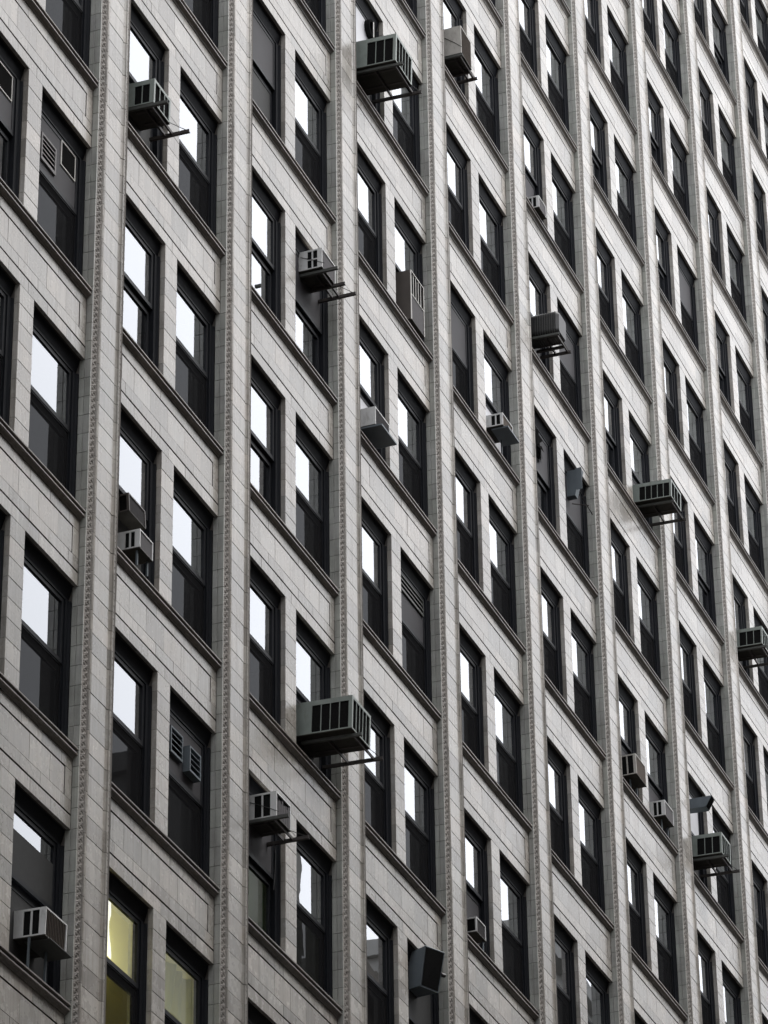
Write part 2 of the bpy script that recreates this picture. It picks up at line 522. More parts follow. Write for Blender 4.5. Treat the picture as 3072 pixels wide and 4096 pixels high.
def ornament(right=False):
    """one course of the carved band: plate, two fillets, three scrolls with an eye and a leaf"""
    b = MB()
    # local frame: origin at jamb edge (0,-.0986); u runs across the band, n is its outward normal
    ang = math.atan2(0.036, 0.168)
    U = Vector((math.cos(ang), -math.sin(ang), 0)); Nn = Vector((-math.sin(ang), -math.cos(ang), 0))
    O = Vector((0, -0.0986, 0)); Z = Vector((0, 0, 1))
    L = 0.171; h = CR - GAP
    def P(u, n, z):
        return O + U * u + Nn * n + Z * z
    def plate(u0, u1, n0, n1, z0, z1, mi=0):
        vs = [P(u0, n0, z0), P(u1, n0, z0), P(u1, n0, z1), P(u0, n0, z1), P(u0, n1, z0), P(u1, n1, z0), P(u1, n1, z1), P(u0, n1, z1)]
        b.add(vs, [(4, 5, 6, 7), (0, 1, 5, 4), (1, 2, 6, 5), (2, 3, 7, 6), (3, 0, 4, 7)], mi)
    plate(0.0, L, -0.03, -0.010, 0, h)
    plate(0.0, 0.012, -0.016, -0.003, 0, h)
    plate(L - 0.012, L, -0.016, -0.001, 0, h)
    pitch = CR / 3
    for k in range(3):
        zc = pitch * (k + 0.5) - GAP / 2
        uc = L / 2
        if not right:
            NS, R, r = 9, 0.044, 0.015
            rings = []
            for i in range(NS + 1):
                a = math.radians(-60 + 300 * i / NS)
                rr = R * (1 - 0.25 * i / NS)
                cu, cz = uc + 0.008 + rr * 1.1 * math.cos(a), zc + rr * math.sin(a)
                rings.append([P(cu - r * math.cos(a), -0.010, cz - r * math.sin(a)), P(cu, 0.000, cz), P(cu + r * math.cos(a), -0.010, cz + r * math.sin(a))])
            vs = [q for rg in rings for q in rg]
            fs = []
            for i in range(NS):
                for j in range(2):
                    fs.append((i * 3 + j, i * 3 + j + 1, i * 3 + j + 4, i * 3 + j + 3))
            b.add(vs, fs)
            # leaf between scrolls
            z2 = zc + pitch / 2
            lv = [P(uc - 0.055, -0.010, z2 - 0.018), P(uc + 0.03, -0.010, z2 - 0.02), P(uc + 0.058, -0.010, z2 + 0.004), P(uc - 0.03, -0.010, z2 + 0.014), P(uc - 0.005, 0.002, z2 - 0.004)]
            b.add(lv, [(0, 1, 4), (1, 2, 4), (2, 3, 4), (3, 0, 4)])
        # eye
        vs = [P(uc, -0.001, zc)]
        for i in range(6):
            a = i * math.pi / 3
            vs.append(P(uc + 0.009 * math.cos(a), -0.003, zc + 0.009 * math.sin(a)))
        for i in range(6):
            a = i * math.pi / 3
            vs.append(P(uc + 0.016 * math.cos(a), -0.010, zc + 0.016 * math.sin(a)))
        fs = []
        for i in range(6):
            j = (i + 1) % 6
            fs += [(0, 1 + i, 1 + j), (1 + i, 7 + i, 7 + j, 1 + j)]
        b.add(vs, fs)
    if right:   # mirror to the far corner of the pier
        b.v = [(WP - x, y, z) for x, y, z in b.v]
        b.f = [tuple(reversed(q)) for q in b.f]
    return b
T['ornament_block'] = (ornament(), ['ornament'])
T['ornament_block_far'] = (ornament(True), ['ornament'])

# spandrel rows, x edges measured from the right jamb, z from the window head below
def edges(js):
    return [-(W - WP)] + sorted(js) + [0.0]
ROW1 = edges([-0.635 * k for k in range(1, 6)])
ROW2 = edges([-0.335 - 0.635 * k for k in range(6)])
ROW3 = sorted([-3.652, -3.205, -2.6, -1.965, -1.33, -0.695, -0.213])
SP = []     # spandrel pieces: (template, x, z)
def sp_template(w, h):
    k = 'spandrel_block_%.3f_%.3f' % (w, h)
    if k not in T:
        b_ = MB().front(0, w, 0, h, 0, 0.055, 0.002, 0, 1)
        if abs(h - .200) < 1e-4:
            b_.m[1] = 0          # the lintel course shows its own underside
        T[k] = (b_, ['face', 'mortar'])
    return k
def row(ed, z0, z1, g=0.004):
    for a, c in zip(ed[:-1], ed[1:]):
        l = a + (0 if a == ed[0] else g / 2); r = c - (0 if c == ed[-1] else g / 2)
        SP.append((sp_template(r - l, z1 - z0), l, z0))
row(ROW1, 0.0, 0.200)
row(ROW2, 0.229, 0.4275)
for a, c in zip(ROW3[:-1], ROW3[1:]):
    first, last = a == ROW3[0], c == ROW3[-1]
    l = a + (0.005 if first else .002); r = c - (0.030 if last else .002)
    SP.append((sp_template(r - l, 0.416), l, 0.431))
SP.append((sp_template(0.213, 0.442), -0.213, 0.431))
SP.append((sp_template(0.186, 0.442), -(W - WP), 0.431))
row(ROW2, 0.876, 1.060)
def sill_template(w):
    k = 'sill_block_%.3f' % w
    if k not in T:
        pr = [(0.22, 1.236), (-0.088, 1.215), (-0.092, 1.210), (-0.092, 1.190), (-0.088, 1.186), (-0.030, 1.184), (-0.030, 1.150),
              (-0.074, 1.146), (-0.079, 1.140), (-0.079, 1.120), (-0.074, 1.114), (-0.040, 1.104), (-0.020, 1.085), (-0.012, 1.064), (0.05, 1.064)]
        T[k] = (MB().extrude_x(pr, 0, w), ['sill'])
    return k
SILL = []
for a, c in zip(ROW1[:-1], ROW1[1:]):
    l = a + (0 if a == ROW1[0] else .003); r = c - (0 if c == 0 else .003)
    SILL.append((sill_template(r - l), l))

# window templates (origin at the window's top left corner in the spandrel plane)
fm = MB()
fm.extrude_x([(0.26, 0.002), (0.085, 0.002), (0.087, -0.03), (0.137, -0.20), (0.137, -0.24), (0.26, -0.24)], 0, WW, closed=True)
for sgn, xo in ((1, 0), (-1, WW)):
    pf = [(xo, .26), (xo, .085), (xo + sgn * .035, .087), (xo + sgn * .045, .118), (xo + sgn * .12, .126), (xo + sgn * .12, .26)]
    fm.extrude_z(pf if sgn > 0 else pf[::-1], [(-2.50, 0), (-0.241, 0)], closed=True)
fm.box(0, WW, 0.10, 0.27, -2.566, -2.50)
ME_FRAME = fm.mesh('window', ['frame'])
def sash(z0, z1, y, rt, rb):
    s = MB()
    s.box(0.12, 0.19, y, y + .042, z0, z1).box(WW - .19, WW - .12, y, y + .042, z0, z1)
    s.box(0.19, WW - .19, y, y + .042, z1 - rt, z1).box(.19, WW - .19, y, y + .042, z0, z0 + rb)
    return s
ME_UP = sash(-1.28, -0.24, 0.150, 0.07, 0.07).mesh('upper_sash', ['sash'])
ME_LO = sash(-2.50, -1.262, 0.204, 0.132, 0.10).mesh('lower_sash', ['sash'])
def sheet(x0, x1, z0, z1, y, t):
    return MB().box(x0, x1, y, y + t, z0, z1)
def flat(x0, x1, z0, z1, y):
    return MB().add([(x0, y, z0), (x1, y, z0), (x1, y, z1), (x0, y, z1)], [(0, 1, 2, 3)])
ME_PUP = flat(.188, WW - .188, -1.212, -0.308, 0.174).mesh('pane', ['glass'])
ME_PLO = flat(.188, WW - .188, -2.402, -1.392, 0.228).mesh('pane', ['glass'])
sc = flat(.135, WW - .135, -2.485, -1.30, 0.168)
sc.m = [1]
sc.box(.121, .137, .160, .176, -2.498, -1.284).box(WW - .137, WW - .121, .160, .176, -2.498, -1.284)
sc.box(.137, WW - .137, .160, .176, -1.302, -1.284).box(.137, WW - .137, .160, .176, -2.498, -2.482)
ME_SCREEN = sc.mesh('insect_screen', ['sash', 'screen'])
def louver(x0, x1, z0, z1, y, n, dep=.03, fr=.03):
    s = MB()
    s.box(x0, x1, y - dep, y, z1 - fr, z1).box(x0, x1, y - dep, y, z0, z0 + fr)
    s.box(x0, x0 + fr, y - dep, y, z0 + fr, z1 - fr).box(x1 - fr, x1, y - dep, y, z0 + fr, z1 - fr)
    s.box(x0 + fr, x1 - fr, y - .006, y - .003, z0 + fr, z1 - fr, 1)
    hgt = (z1 - z0 - 2 * fr) / n
    for i in range(n):
        zb = z0 + fr + hgt * i
        s.add([(x0 + fr, y - dep, zb + .1 * hgt), (x1 - fr, y - dep, zb + .1 * hgt), (x1 - fr, y - .006, zb + .72 * hgt), (x0 + fr, y - .006, zb + .72 * hgt)], [(0, 1, 2, 3)])
        s.add([(x0 + fr, y - dep, zb), (x1 - fr, y - dep, zb), (x1 - fr, y - dep, zb + .1 * hgt), (x0 + fr, y - dep, zb + .1 * hgt)], [(0, 1, 2, 3)])
    return s

# what each window shows: (bay, window, storey) -> dict
CFG = {}
def cfg(b, k, f, **kw):
    CFG[(b, k, f)] = kw
for key in ((1, 1, 0), (2, 1, 0), (6, 1, 3), (6, 1, 5), (7, 1, 6), (7, 1, 5), (8, 2, 8), (8, 1, 5), (7, 2, 3), (0, 1, 0)):
    cfg(*key, low='clear')
cfg(0, 2, 0, up='vents', low='screen')
cfg(0, 1, 0, up='smallpane', low='amber')
cfg(1, 2, -2, up='twovents', low='screen')
cfg(3, 2, 0, up='louver', low='screen')
cfg(3, 2, -2, up='hood', low='darkpanel')
cfg(5, 1, 2, up='fan', low='clear')
cfg(5, 2, 2, up='panel', low='screen')
cfg(5, 2, 3, up='panel', low='screen')
cfg(4, 1, 2, up='panel', low='screen')
cfg(2, 1, 2, up='panel', low='darkpanel')
cfg(7, 2, 5, up='panel', low='screen')
cfg(3, 1, 3, up='whitefan', low='darkpanel')
cfg(7, 1, 1, up='lightpanel', low='darkpanel')
cfg(2, 2, 1, up='panel', low='clear')
cfg(2, 1, -2, up='panel', low='green')
cfg(2, 2, -2, up='paleblind', low='screen')
cfg(2, 1, 1, up='glass', low='amber')
cfg(0, 2, -3, up='halfboard', low='darkpanel')
cfg(1, 1, -3, up='lit', low='litlow')
cfg(1, 2, -3, up='curtain', low='litlow')
cfg(3, 1, 1, up='glass', low='lightpanel')
cfg(4, 2, 2, up='glass', low='lightpanel')
cfg(5, 1, 4, up='glass', low='panel')
cfg(6, 2, 1, up='glass', low='panel')
cfg(6, 1, 1, up='glass', low='panel')
cfg(1, 1, -1, up='glass', low='darkpanel')
cfg(1, 1, 1, up='glass', low='darkpanel')
cfg(2, 2, -1, up='glass', low='darkpanel')
cfg(4, 1, 4, up='glass', low='darkpanel')
cfg(5, 1, 3, up='glass', low='darkpanel')
cfg(6, 2, 3, up='glass', low='panel')
cfg(8, 1, 3, up='glass', low='darkpanel')
cfg(4, 1, -1, up='glass', low='panel')
cfg(3, 2, 2, up='glass', low='darkpanel')

# ------------------------------------------------------------------ the building: assembly
BLD = link('office_building', None, (0, 0, GROUND), label='tall pale terracotta office building with ribbed piers and paired sash windows', category='building')
FR = {}
for b in range(-1, 11):
    fl = [f for f in range(-8, 15) if any(inframe((b * W + x, 0, f * H + z), 60) for x in (-W, -W / 2, 0, WP) for z in (-2.6, -1.3, 0, 1.2))]
    if fl:
        FR[b] = (min(fl) - 1, max(fl) + 2)
for b in (-1, 0, 10, 11):
    if b not in FR:
        nb = min(FR, key=lambda q: abs(q - b))
        FR[b] = FR[nb]
BS = sorted(FR)
INST = []    # (kind, template, world loc, parent object)

def core(name, mb, mats, loc):
    return link(name, mb.mesh(name, mats), loc, BLD)

rooms = MB()
ME_SPB = MB().box(-(W - WP) + .001, -.001, 0.050, 0.35, 0.006, 1.066).box(-(W - WP) + .001, -.001, .36, 1.9, 0.05, 1.0).mesh('spandrel', ['mortar'])
ME_MUL = MB().box(XR1 + .012, XL2 - .012, 0.012, 0.30, -2.60, -.001).mesh('mullion', ['palemortar'])
for b in BS:
    f0, f1 = FR[b]
    for f in range(f0, f1 + 1):
        loc = Vector((b * W, 0, f * H))
        sp = link('spandrel', ME_SPB, loc, BLD)
        for tn, x, z in SP:
            INST.append(('spandrel_block', tn, loc + Vector((x, 0, z)), sp))
        for tn, x in SILL:
            INST.append(('sill_block', tn, loc + Vector((x, 0, 0)), sp))
        mu = link('mullion', ME_MUL, loc, BLD)
        for i in range(9):
            z = -CR * (i + 1) + GAP / 2
            if z > -2.65:
                INST.append(('mullion_block', 'mullion_block', loc + Vector((XR1, 0, z)), mu))
        lit = (b, f) == (1, -3) or (b, f) == (2, -2)
        x0, x1, z0, z1 = b * W - (W - WP) + .01, b * W - .01, f * H - 2.6, f * H - .05
        mi = 1 if lit else 0
        rooms.add([(x0, .30, z0), (x1, .30, z0), (x1, 1.7, z0), (x0, 1.7, z0), (x0, .30, z1), (x1, .30, z1), (x1, 1.7, z1), (x0, 1.7, z1)],
                  [(0, 1, 2, 3), (7, 6, 5, 4), (3, 2, 6, 7), (0, 3, 7, 4), (2, 1, 5, 6)], mi)
        # windows
        for k, xl in ((1, XL1 + (XR1 - XL1 - WW)), (2, XL2)):
            c = CFG.get((b, k, f), {})
            wl = loc + Vector((xl, 0, 0))
            vis = any(inframe(wl + Vector((dx, 0.1, dz)), 40) for dx in (0, WW) for dz in (-2.5, -1.2, 0))
            w = link('window', ME_FRAME, wl, BLD)
            up, lo = c.get('up', 'glass'), c.get('low', 'screen')
            def sub(name, mb_or_me, mats=None, y=0.0, rot=None):
                me = mb_or_me if mats is None else mb_or_me.mesh(name, mats)
                return link(name, me, wl + Vector((0, y, 0)), w, rot)
            jit = lambda: (random.uniform(-.003, .003), 0, random.uniform(-.003, .003))
            if up in ('glass', 'lit', 'curtain', 'paleblind', 'halfboard'):
                sub('upper_sash', ME_UP)
                sub('pane', ME_PUP, rot=jit())
                if up == 'lit':
                    sub('blind', flat(.15, WW - .15, -1.26, -.26, .31), ['blind'])
                if up == 'paleblind':
                    sub('blind', flat(.15, WW - .15, -1.26, -.26, .27), ['paleblind'])
                if up == 'halfboard':
                    sub('board', sheet(.19, WW - .19, -1.21, -.58, .150, .018), ['darkpanel'])
                if up == 'curtain':
                    cm = MB(); n = 40; vs = []
                    for i in range(n + 1):
                        q = i / n
                        yy = .34 + .05 * math.sin(q * 24) + .02 * math.sin(q * 61 + 1)
                        for j in range(9):
                            t_ = j / 8
                            vs.append((.14 + (WW - .28) * (q ** (1 + .5 * (t_ - .5))), yy + .02 * math.sin(6 * t_ + 9 * q), -.26 - 1.7 * t_))
                    cm.add(vs, [(i * 9 + j, (i + 1) * 9 + j, (i + 1) * 9 + j + 1, i * 9 + j + 1) for i in range(n) for j in range(8)])
                    cm.smooth = True
                    sub('curtain', cm, ['curtain'])
            else:
                sub('upper_sash', ME_UP)
                pm = {'whitefan': 'lightpanel', 'lightpanel': 'lightpanel', 'hood': 'darkpanel'}.get(up, 'panel')
                x0p = .19
                sub('panel', sheet(x0p, WW - .19, -1.21, -.31, .158, .02), [pm])
                if up == 'vents':
                    sub('vent_grille', louver(.30, .80, -1.08, -.60, .158, 5, .03, .035), ['ventmetal', 'coil'])
                    g = MB().box(.985, 1.0, .140, .158, -.74, -.29).box(1.0, 1.46, .140, .158, -.74, -.725).box(1.46, 1.475, .14, .158, -.74, -.29).box(1.0, 1.46, .14, .158, -.305, -.29)
                    g.box(1.0, 1.46, .150, .156, -.725, -.305, 1)
                    sub('vent_pane', g, ['trim', 'coil'])
                if up == 'smallpane':
                    g = MB().box(.985, 1.0, .140, .158, -.74, -.29).box(1.0, 1.46, .140, .158, -.74, -.725).box(1.46, 1.475, .14, .158, -.74, -.29).box(1.0, 1.46, .14, .158, -.305, -.29)
                    g.box(1.0, 1.46, .150, .156, -.725, -.305, 1)
                    sub('vent_pane', g, ['trim', 'coil'])
                if up == 'twovents':
                    for (xa, xb, za, zb, dp) in ((.30, .74, -.93, -.50, .05), (.84, 1.25, -1.02, -.60, .12)):
                        sub('vent_grille', louver(xa, xb, za, zb, .158, 4, dp, .025), ['galv', 'coil'])
                if up == 'louver':
                    sub('vent_grille', louver(.20, 1.49, -.66, -.34, .158, 3, .03, .02), ['iron', 'coil'])
                if up == 'fan':
                    cx, cz = .80, -.66
                    g = MB()
                    g.extrude_z([(cx, .1)], [(0, 0)])
                    g = MB()
                    N_ = 24
                    ring = [(cx + .30 * math.cos(2 * math.pi * i / N_), cz + .30 * math.sin(2 * math.pi * i / N_)) for i in range(N_)]
                    g.add([(x, .152, z) for x, z in ring], [tuple(range(N_))])
                    for i in range(9):
                        a0, a1 = 2 * math.pi * i / 9, 2 * math.pi * (i + .62) / 9
                        g.add([(cx + .05 * math.cos(a0), .13, cz + .05 * math.sin(a0)), (cx + .37 * math.cos(a0), .10, cz + .37 * math.sin(a0)),
                               (cx + .37 * math.cos(a1), .146, cz + .37 * math.sin(a1)), (cx + .05 * math.cos(a1), .146, cz + .05 * math.sin(a1))], [(0, 1, 2, 3)])
                    sub('exhaust_fan', g, ['coil'])
                if up == 'whitefan':
                    cx, cz = 1.30, -.46
                    g = MB(); N_ = 20
                    for (r0, r1, y0, y1) in ((.2, .2, .158, .06), (.2, .15, .06, .06), (.15, .15, .06, .12)):
                        vs = []
                        for i in range(N_):
                            a = 2 * math.pi * i / N_
                            vs += [(cx + r0 * math.cos(a), y0, cz + r0 * math.sin(a)), (cx + r1 * math.cos(a), y1, cz + r1 * math.sin(a))]
                        g.add(vs, [(2 * i, 2 * ((i + 1) % N_), 2 * ((i + 1) % N_) + 1, 2 * i + 1) for i in range(N_)])
                    g.add([(cx + .15 * math.cos(2 * math.pi * i / N_), .12, cz + .15 * math.sin(2 * math.pi * i / N_)) for i in range(N_)], [tuple(range(N_))])
                    g.box(cx + .02, cx + .05, .05, .06, cz - .17, cz + .19, 1)
                    sub('exhaust_fan', g, ['coil', 'trim'])
            # lower half
            sub('lower_sash', ME_LO)
            if lo in ('screen', 'clear', 'amber', 'green', 'litlow'):
                sub('pane', ME_PLO, rot=jit())
                if lo in ('screen', 'litlow'):
                    sub('insect_screen', ME_SCREEN)
                if lo == 'amber':
                    sub('blind', flat(.15, WW - .15, -2.45, -1.33, .30), ['blind'])
                if lo == 'green':
                    sub('blind', flat(.15, WW - .15, -2.45, -1.33, .31), ['greenblind'])
                if lo == 'litlow' and k == 1:
                    sub('blind', flat(.15, WW - .15, -2.45, -1.33, .31), ['oliveblind'])
            else:
                sub('panel', sheet(.19, WW - .19, -2.40, -1.394, .212, .02), [lo])
                if (b, k, f) == (3, 2, -2):
                    sub('vent_grille', louver(.45, 1.40, -.92 - .9, -.50 - .9, .20, 5, .04, .02), ['iron', 'coil'])

# piers between bays
for b in BS:
    lo_f, hi_f = FR[b]
    if b + 1 in FR:
        lo_f, hi_f = min(lo_f, FR[b + 1][0]), max(hi_f, FR[b + 1][1])
    z0, z1 = lo_f * H - 2.735, hi_f * H + 1.065
    n0, n1 = round(z0 / CR), round(z1 / CR)
    pc = MB()
    pr = [(0.012, 0.35), (0.012, -0.075), (0.17, -0.103), (0.20, -0.100), (0.27, -FV + .02), (WP - .27, -FV + .02), (WP - .2, -.1), (WP - .17, -.103), (WP, -.0986), (WP, 0.35)]
    pc.extrude_z(pr, [(n0 * CR, 0), (n1 * CR, 0)], caps=True, closed=True)
    pier = link('pier', pc.mesh('pier', ['palemortar']), (b * W, 0, 0), BLD)
    for n in range(n0, n1):
        z = n * CR + GAP / 2
        P0 = Vector((b * W, 0, z))
        INST.append(('face_block', 'face_block', P0, pier))
        INST.append(('ornament_block', 'ornament_block', P0, pier))
        INST.append(('ornament_block', 'ornament_block_far', P0, pier))
        INST.append(('jamb_block', 'jamb_block_outer', P0, pier))
        zz = (n * CR + .05) % H
        if zz > 1.2:
            INST.append(('jamb_block', 'jamb_block_inner', P0, pier))
link('room_interior', rooms.mesh('room_interior', ['room', 'litroom']), (0, 0, 0), BLD)

# plain masonry of the same front beyond the pieces built one by one
body = MB()
XA, XB = (BS[0] - 1) * W + WP + .002, BS[-1] * W + WP
TOP = 62.0
body.box(XA - 10, XB + 30, 1.95, 24, GROUND, TOP)
for b in BS:
    x0, x1 = (b - 1) * W + WP + .003, b * W + WP - .003
    f0, f1 = FR[b]
    pz0, pz1 = f0 * H - 2.75, f1 * H + 1.25
    body.box(x0, x1, 0.06, 1.94, GROUND, pz0)
    body.box(x0, x1, 0.06, 1.94, pz1, TOP)
body.box(XA - 10, XA, 0.06, 1.94, GROUND, TOP)
body.box(XB + .003, XB + 30, 0.06, 1.94, GROUND, TOP)
link('wall', body.mesh('wall', ['face']), (0, 0, 0), BLD)

# pieces: the 300 that show largest of each kind are objects, the rest of the kind one mass
KEY = {'face_block': Vector((WP / 2, -FV, CR / 2)), 'jamb_block': Vector((0, 0, CR / 2)), 'ornament_block': Vector((.09, -.12, CR / 2)),
       'spandrel_block': Vector((.3, 0, .1)), 'sill_block': Vector((.3, -.08, 1.15)), 'mullion_block': Vector((.22, 0, CR / 2))}
MESHES = {}
kinds = {}
for it in INST:
    kinds.setdefault(it[0], []).append(it)
for kind, its in kinds.items():
    def rank(it):
        c = it[2] + KEY[kind]
        u, v, z = project(c)
        vis = (0 < u < 768) and (0 < v < 1024)
        return (0 if vis else 1, 1 if it[1].endswith('_far') else 0, z)
    its.sort(key=rank)
    for it in its[:300]:
        _, tn, loc, par = it
        if tn not in MESHES:
            MESHES[tn] = T[tn][0].mesh(kind, T[tn][1])
        link(kind, MESHES[tn], loc + Vector((0, random.uniform(-.0012, .0012), 0)), par,
             (random.uniform(-.003, .003), 0, random.uniform(-.003, .003)) if kind in ('face_block', 'spandrel_block', 'mullion_block') else None)
    rest = its[300:]
    if rest:
        V, F, off, MI = [], [], 0, []
        for _, tn, loc, par in rest:
            mb = T[tn][0]
            a = np.array(mb.v)
            if kind in ('face_block', 'spandrel_block', 'mullion_block'):
                rz, rx = random.uniform(-.003, .003), random.uniform(-.003, .003)
                a = a.copy()
                a[:, 1] += a[:, 0] * rz + a[:, 2] * rx + random.uniform(-.0012, .0012)
            V.append(a + np.array(loc))
            F += [tuple(i + off for i in q) for q in mb.f]
            off += len(mb.v)
            MI += mb.m
        me = bpy.data.meshes.new(kind)
        me.from_pydata(np.concatenate(V).tolist(), [], F)
        for mn in T[rest[0][1]][1]:
            me.materials.append(M[mn])
        me.polygons.foreach_set('material_index', np.array(MI, dtype=np.int32))
        me.update()
        link(kind + 's', me, (0, 0, 0), BLD, kind='stuff')

# ------------------------------------------------------------------ lamps burning in two rooms
def lamp(loc, energy, col, r=.08):
    l = bpy.data.lights.new('room_lamp', 'POINT')
    l.energy = energy; l.color = col; l.shadow_soft_size = r
    o = bpy.data.objects.new('room_lamp', l); COL.objects.link(o); o.location = loc
lamp((W - 3.50, 0.50, -3 * H - 1.10), 26, (1.0, 0.93, 0.50))
lamp((W - 0.95, 1.0, -3 * H - 1.7), 10, (1.0, 0.98, 0.58))
lamp((2 * W - 3.55, 0.9, -2 * H - 1.75), 1.2, (0.75, 1.0, 0.55))

# ------------------------------------------------------------------ air conditioners
def air_conditioner(b, k, f, w, yf, zt, zb, label, shell='green', side=('panels', 3, .1, .95), front=('bars', 4), tilt=0.0, dx=0.0,
                    bracket=None, board=None, legs=None, wire=False, rear=.22, frontcol=None, rows=1, roundc=False, name='air_conditioner'):
    """built in its own frame: x along the wall, y = 0 the spandrel plane, street towards -y, z from its base"""
    xc = -3.012 if k == 1 else -.853
    x0 = b * W + xc - w / 2 + dx
    org = Vector((x0, 0, f * H + zb))
    e = link(name, None, org, label=label, category='air conditioner', group='window air conditioners')
    if tilt:
        e.rotation_euler = (tilt, 0, 0)
    d, h = yf, zt - zb
    t, rim = .014, .045
    fc = frontcol or shell
    s = MB()
    def add(nm, mb, mats):
        return link(nm, mb.mesh(nm, mats), org, e)
    if roundc:
        R = .11; n = 6
        def ring(ins):
            pts = []
            for (cx, cz, a0) in ((R, R, 180), (w - R, R, 270), (w - R, h - R, 0), (R, h - R, 90)):
                for i in range(n + 1):
                    a = math.radians(a0 + 90 * i / n)
                    pts.append((cx + (R - ins) * math.cos(a), cz + (R - ins) * math.sin(a)))
            return pts
        vs, r0, r1, r2 = [], ring(0), ring(0), ring(.05)
        m_ = len(r0)
        for (rg, y) in ((r0, rear), (r1, d + .06), (r2, d)):
            vs += [(x, y, z) for x, z in rg]
        fs = []
        for q in range(2):
            for i in range(m_):
                j = (i + 1) % m_
                fs.append((q * m_ + i, (q + 1) * m_ + i, (q + 1) * m_ + j, q * m_ + j))
        fs.append(tuple(2 * m_ + i for i in range(m_)))
        s.add(vs, fs)
        add('case', s, ['black'])
        for i in range(9):
            y = d + .09 + i * (rear - d - .25) / 9
            rb = MB()
            pts = [(x, y, z) for x, z in ring(-.004)]
            rb.tube(pts + [pts[0]], .006, 4)
            add('grille_rib', rb, ['iron'])
    else:
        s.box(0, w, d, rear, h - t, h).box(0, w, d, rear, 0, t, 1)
        s.box(w - t, w, d, rear, t, h - t)
        sk = side[0]
        ya, yb = (d, rear)
        if sk == 'plain':
            s.box(0, t, d, rear, t, h - t)
        else:
            n, fa, fb_ = side[1:4]          # openings between fractions measured from the street end
            o0, o1 = d + (-d) * fa, d + (-d) * fb_
            top, bot = (.085 if shell == 'green' else .03), .035
            s.box(0, t, d, o0, t, h - t).box(0, t, o1, rear, t, h - t)
            s.box(0, t, o0, o1, h - top, h - t).box(0, t, o0, o1, t, bot)
            bw = .014 if shell == 'green' else .028
            for i in range(1, n):
                y = o0 + (o1 - o0) * i / n
                add('grille_bar', MB().box(.0, t * .8, y - bw / 2, y + bw / 2, bot, h - top), [shell])
            for r in range(1, rows):
                z = bot + (h - top - bot) * r / rows
                add('grille_bar', MB().box(.001, t * .7, o0, o1, z - .012, z + .012), [shell])
        fk = front[0]
        rimt = .05 if shell == 'green' else .022
        # front surround
        s.box(t, w - t, d, d + t, h - rimt, h - t).box(t, w - t, d, d + t, t, rimt * .7)
        s.box(t, rimt, d, d + t, rimt * .7, h - rimt).box(w - rimt, w - t, d, d + t, rimt * .7, h - rimt)
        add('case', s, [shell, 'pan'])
        add('coil', MB().box(t + .006, w - t - .004, d + t + .010, rear - .01, t + .004, h - t - .004), ['coil'])
        za, zc = rimt * .7, h - rimt
        xa, xb = rimt, w - rimt
        if fk == 'bars':
            n = front[1]
            for i in range(1, n):
                x = xa + (xb - xa) * i / n
                add('grille_bar', MB().box(x - .008, x + .008, d + .001, d + .012, za, zc), [shell])
        elif fk == 'fins':
            n = front[1]
            for i in range(1, n):
                x = xa + (xb - xa) * i / n
                add('grille_fin', MB().box(x - .006, x + .006, d + .002, d + .013, za, zc), [fc])
        elif fk == 'plain':
            add('front_panel', MB().box(xa, xb, d + .012, d + .020, za, zc), [fc])
        elif fk == 'torn':
            g = MB(); n = 12
            for i in range(n):
                x_a, x_b = xa + (xb - xa) * i / n, xa + (xb - xa) * (i + 1) / n
                top_ = zc - .03 - .09 * abs(math.sin(i * 1.9)) * (1 - i / n * .3)
                g.box(x_a, x_b, d + .004 + .004 * (i % 2), d + .014, za, top_)
            add('torn_front_mesh', g, [fc])
        elif fk == 'half':
            zm = h * .52
            n = 5
            for i in range(1, n):
                x = xa + (xb - xa) * i / n
                add('grille_bar', MB().box(x - .006, x + .006, d + .001, d + .012, zm, zc), [front[1]])
            add('front_panel', MB().box(xa, xb, d + .006, d + .016, za, zm), [fc])
            tm = MB().box(-.004, .018, d - .006, d + .01, 0, h).box(w - .016, w + .004, d - .006, d + .01, 0, h).box(.018, w - .016, d - .006, d + .01, h - .016, h).box(.018, w - .016, d - .005, d + .006, zm - .008, zm + .008)
            add('edge_trim', tm, ['trim'])
    if bracket:
        xa, xb, ya, zoff = bracket[:4]     # arm positions relative to the unit's left side, reach, depth below base
        for i_, x in enumerate((xa, xb) + tuple(bracket[4:])):
            ye = ya + (.0, .0, .06, .1)[min(i_, 3)]
            add('bracket_arm', MB().box(x - .026, x + .026, ye, .16, -zoff, -zoff + .012).box(x - .026, x - .012, ye, .16, -zoff + .012, -zoff + .052), ['iron' if i_ == 0 else 'rust'])
        add('stay_wire', MB().tube([(xb, ya + .05, -zoff + .05), (w * .8, d + .03, .0)], .006, 5), ['cord'])
        for y in (d + .06, d * .35):
            add('bracket_rail', MB().box(xa, xb, y - .026, y + .026, -zoff + .053, -zoff + .064).box(xa, xb, y - .026, y - .014, -zoff + .013, -zoff + .053), ['rust'])
        for q in (.25, .75):
            add('bracket_pad', MB().box(w * q, w * q + .05, d + .05, .1, -zoff + .0645, -.001), ['rust'])
    if wire:
        add('stay_wire', MB().tube([(-.006, .12, h * .72), (-.006, d * .5, h * .42), (-.008, d - .05, h * .16), (xb + .0 if bracket else w, d - .12, -.04)][:3], .005, 5), ['cord'])
    if board:
        xa, xb, y_, th = board
        add('support_board', MB().box(xa, xb, y_, .10, -.004 - th, -.004), ['galv' if th > .02 else 'iron'])
    if legs:
        zg = (-2.565 - zb)
        for (x, y) in legs:
            add('support_leg', MB().box(x - .014, x + .014, y - .014, y + .014, zg + .002, -.012), ['galv'])
    return e

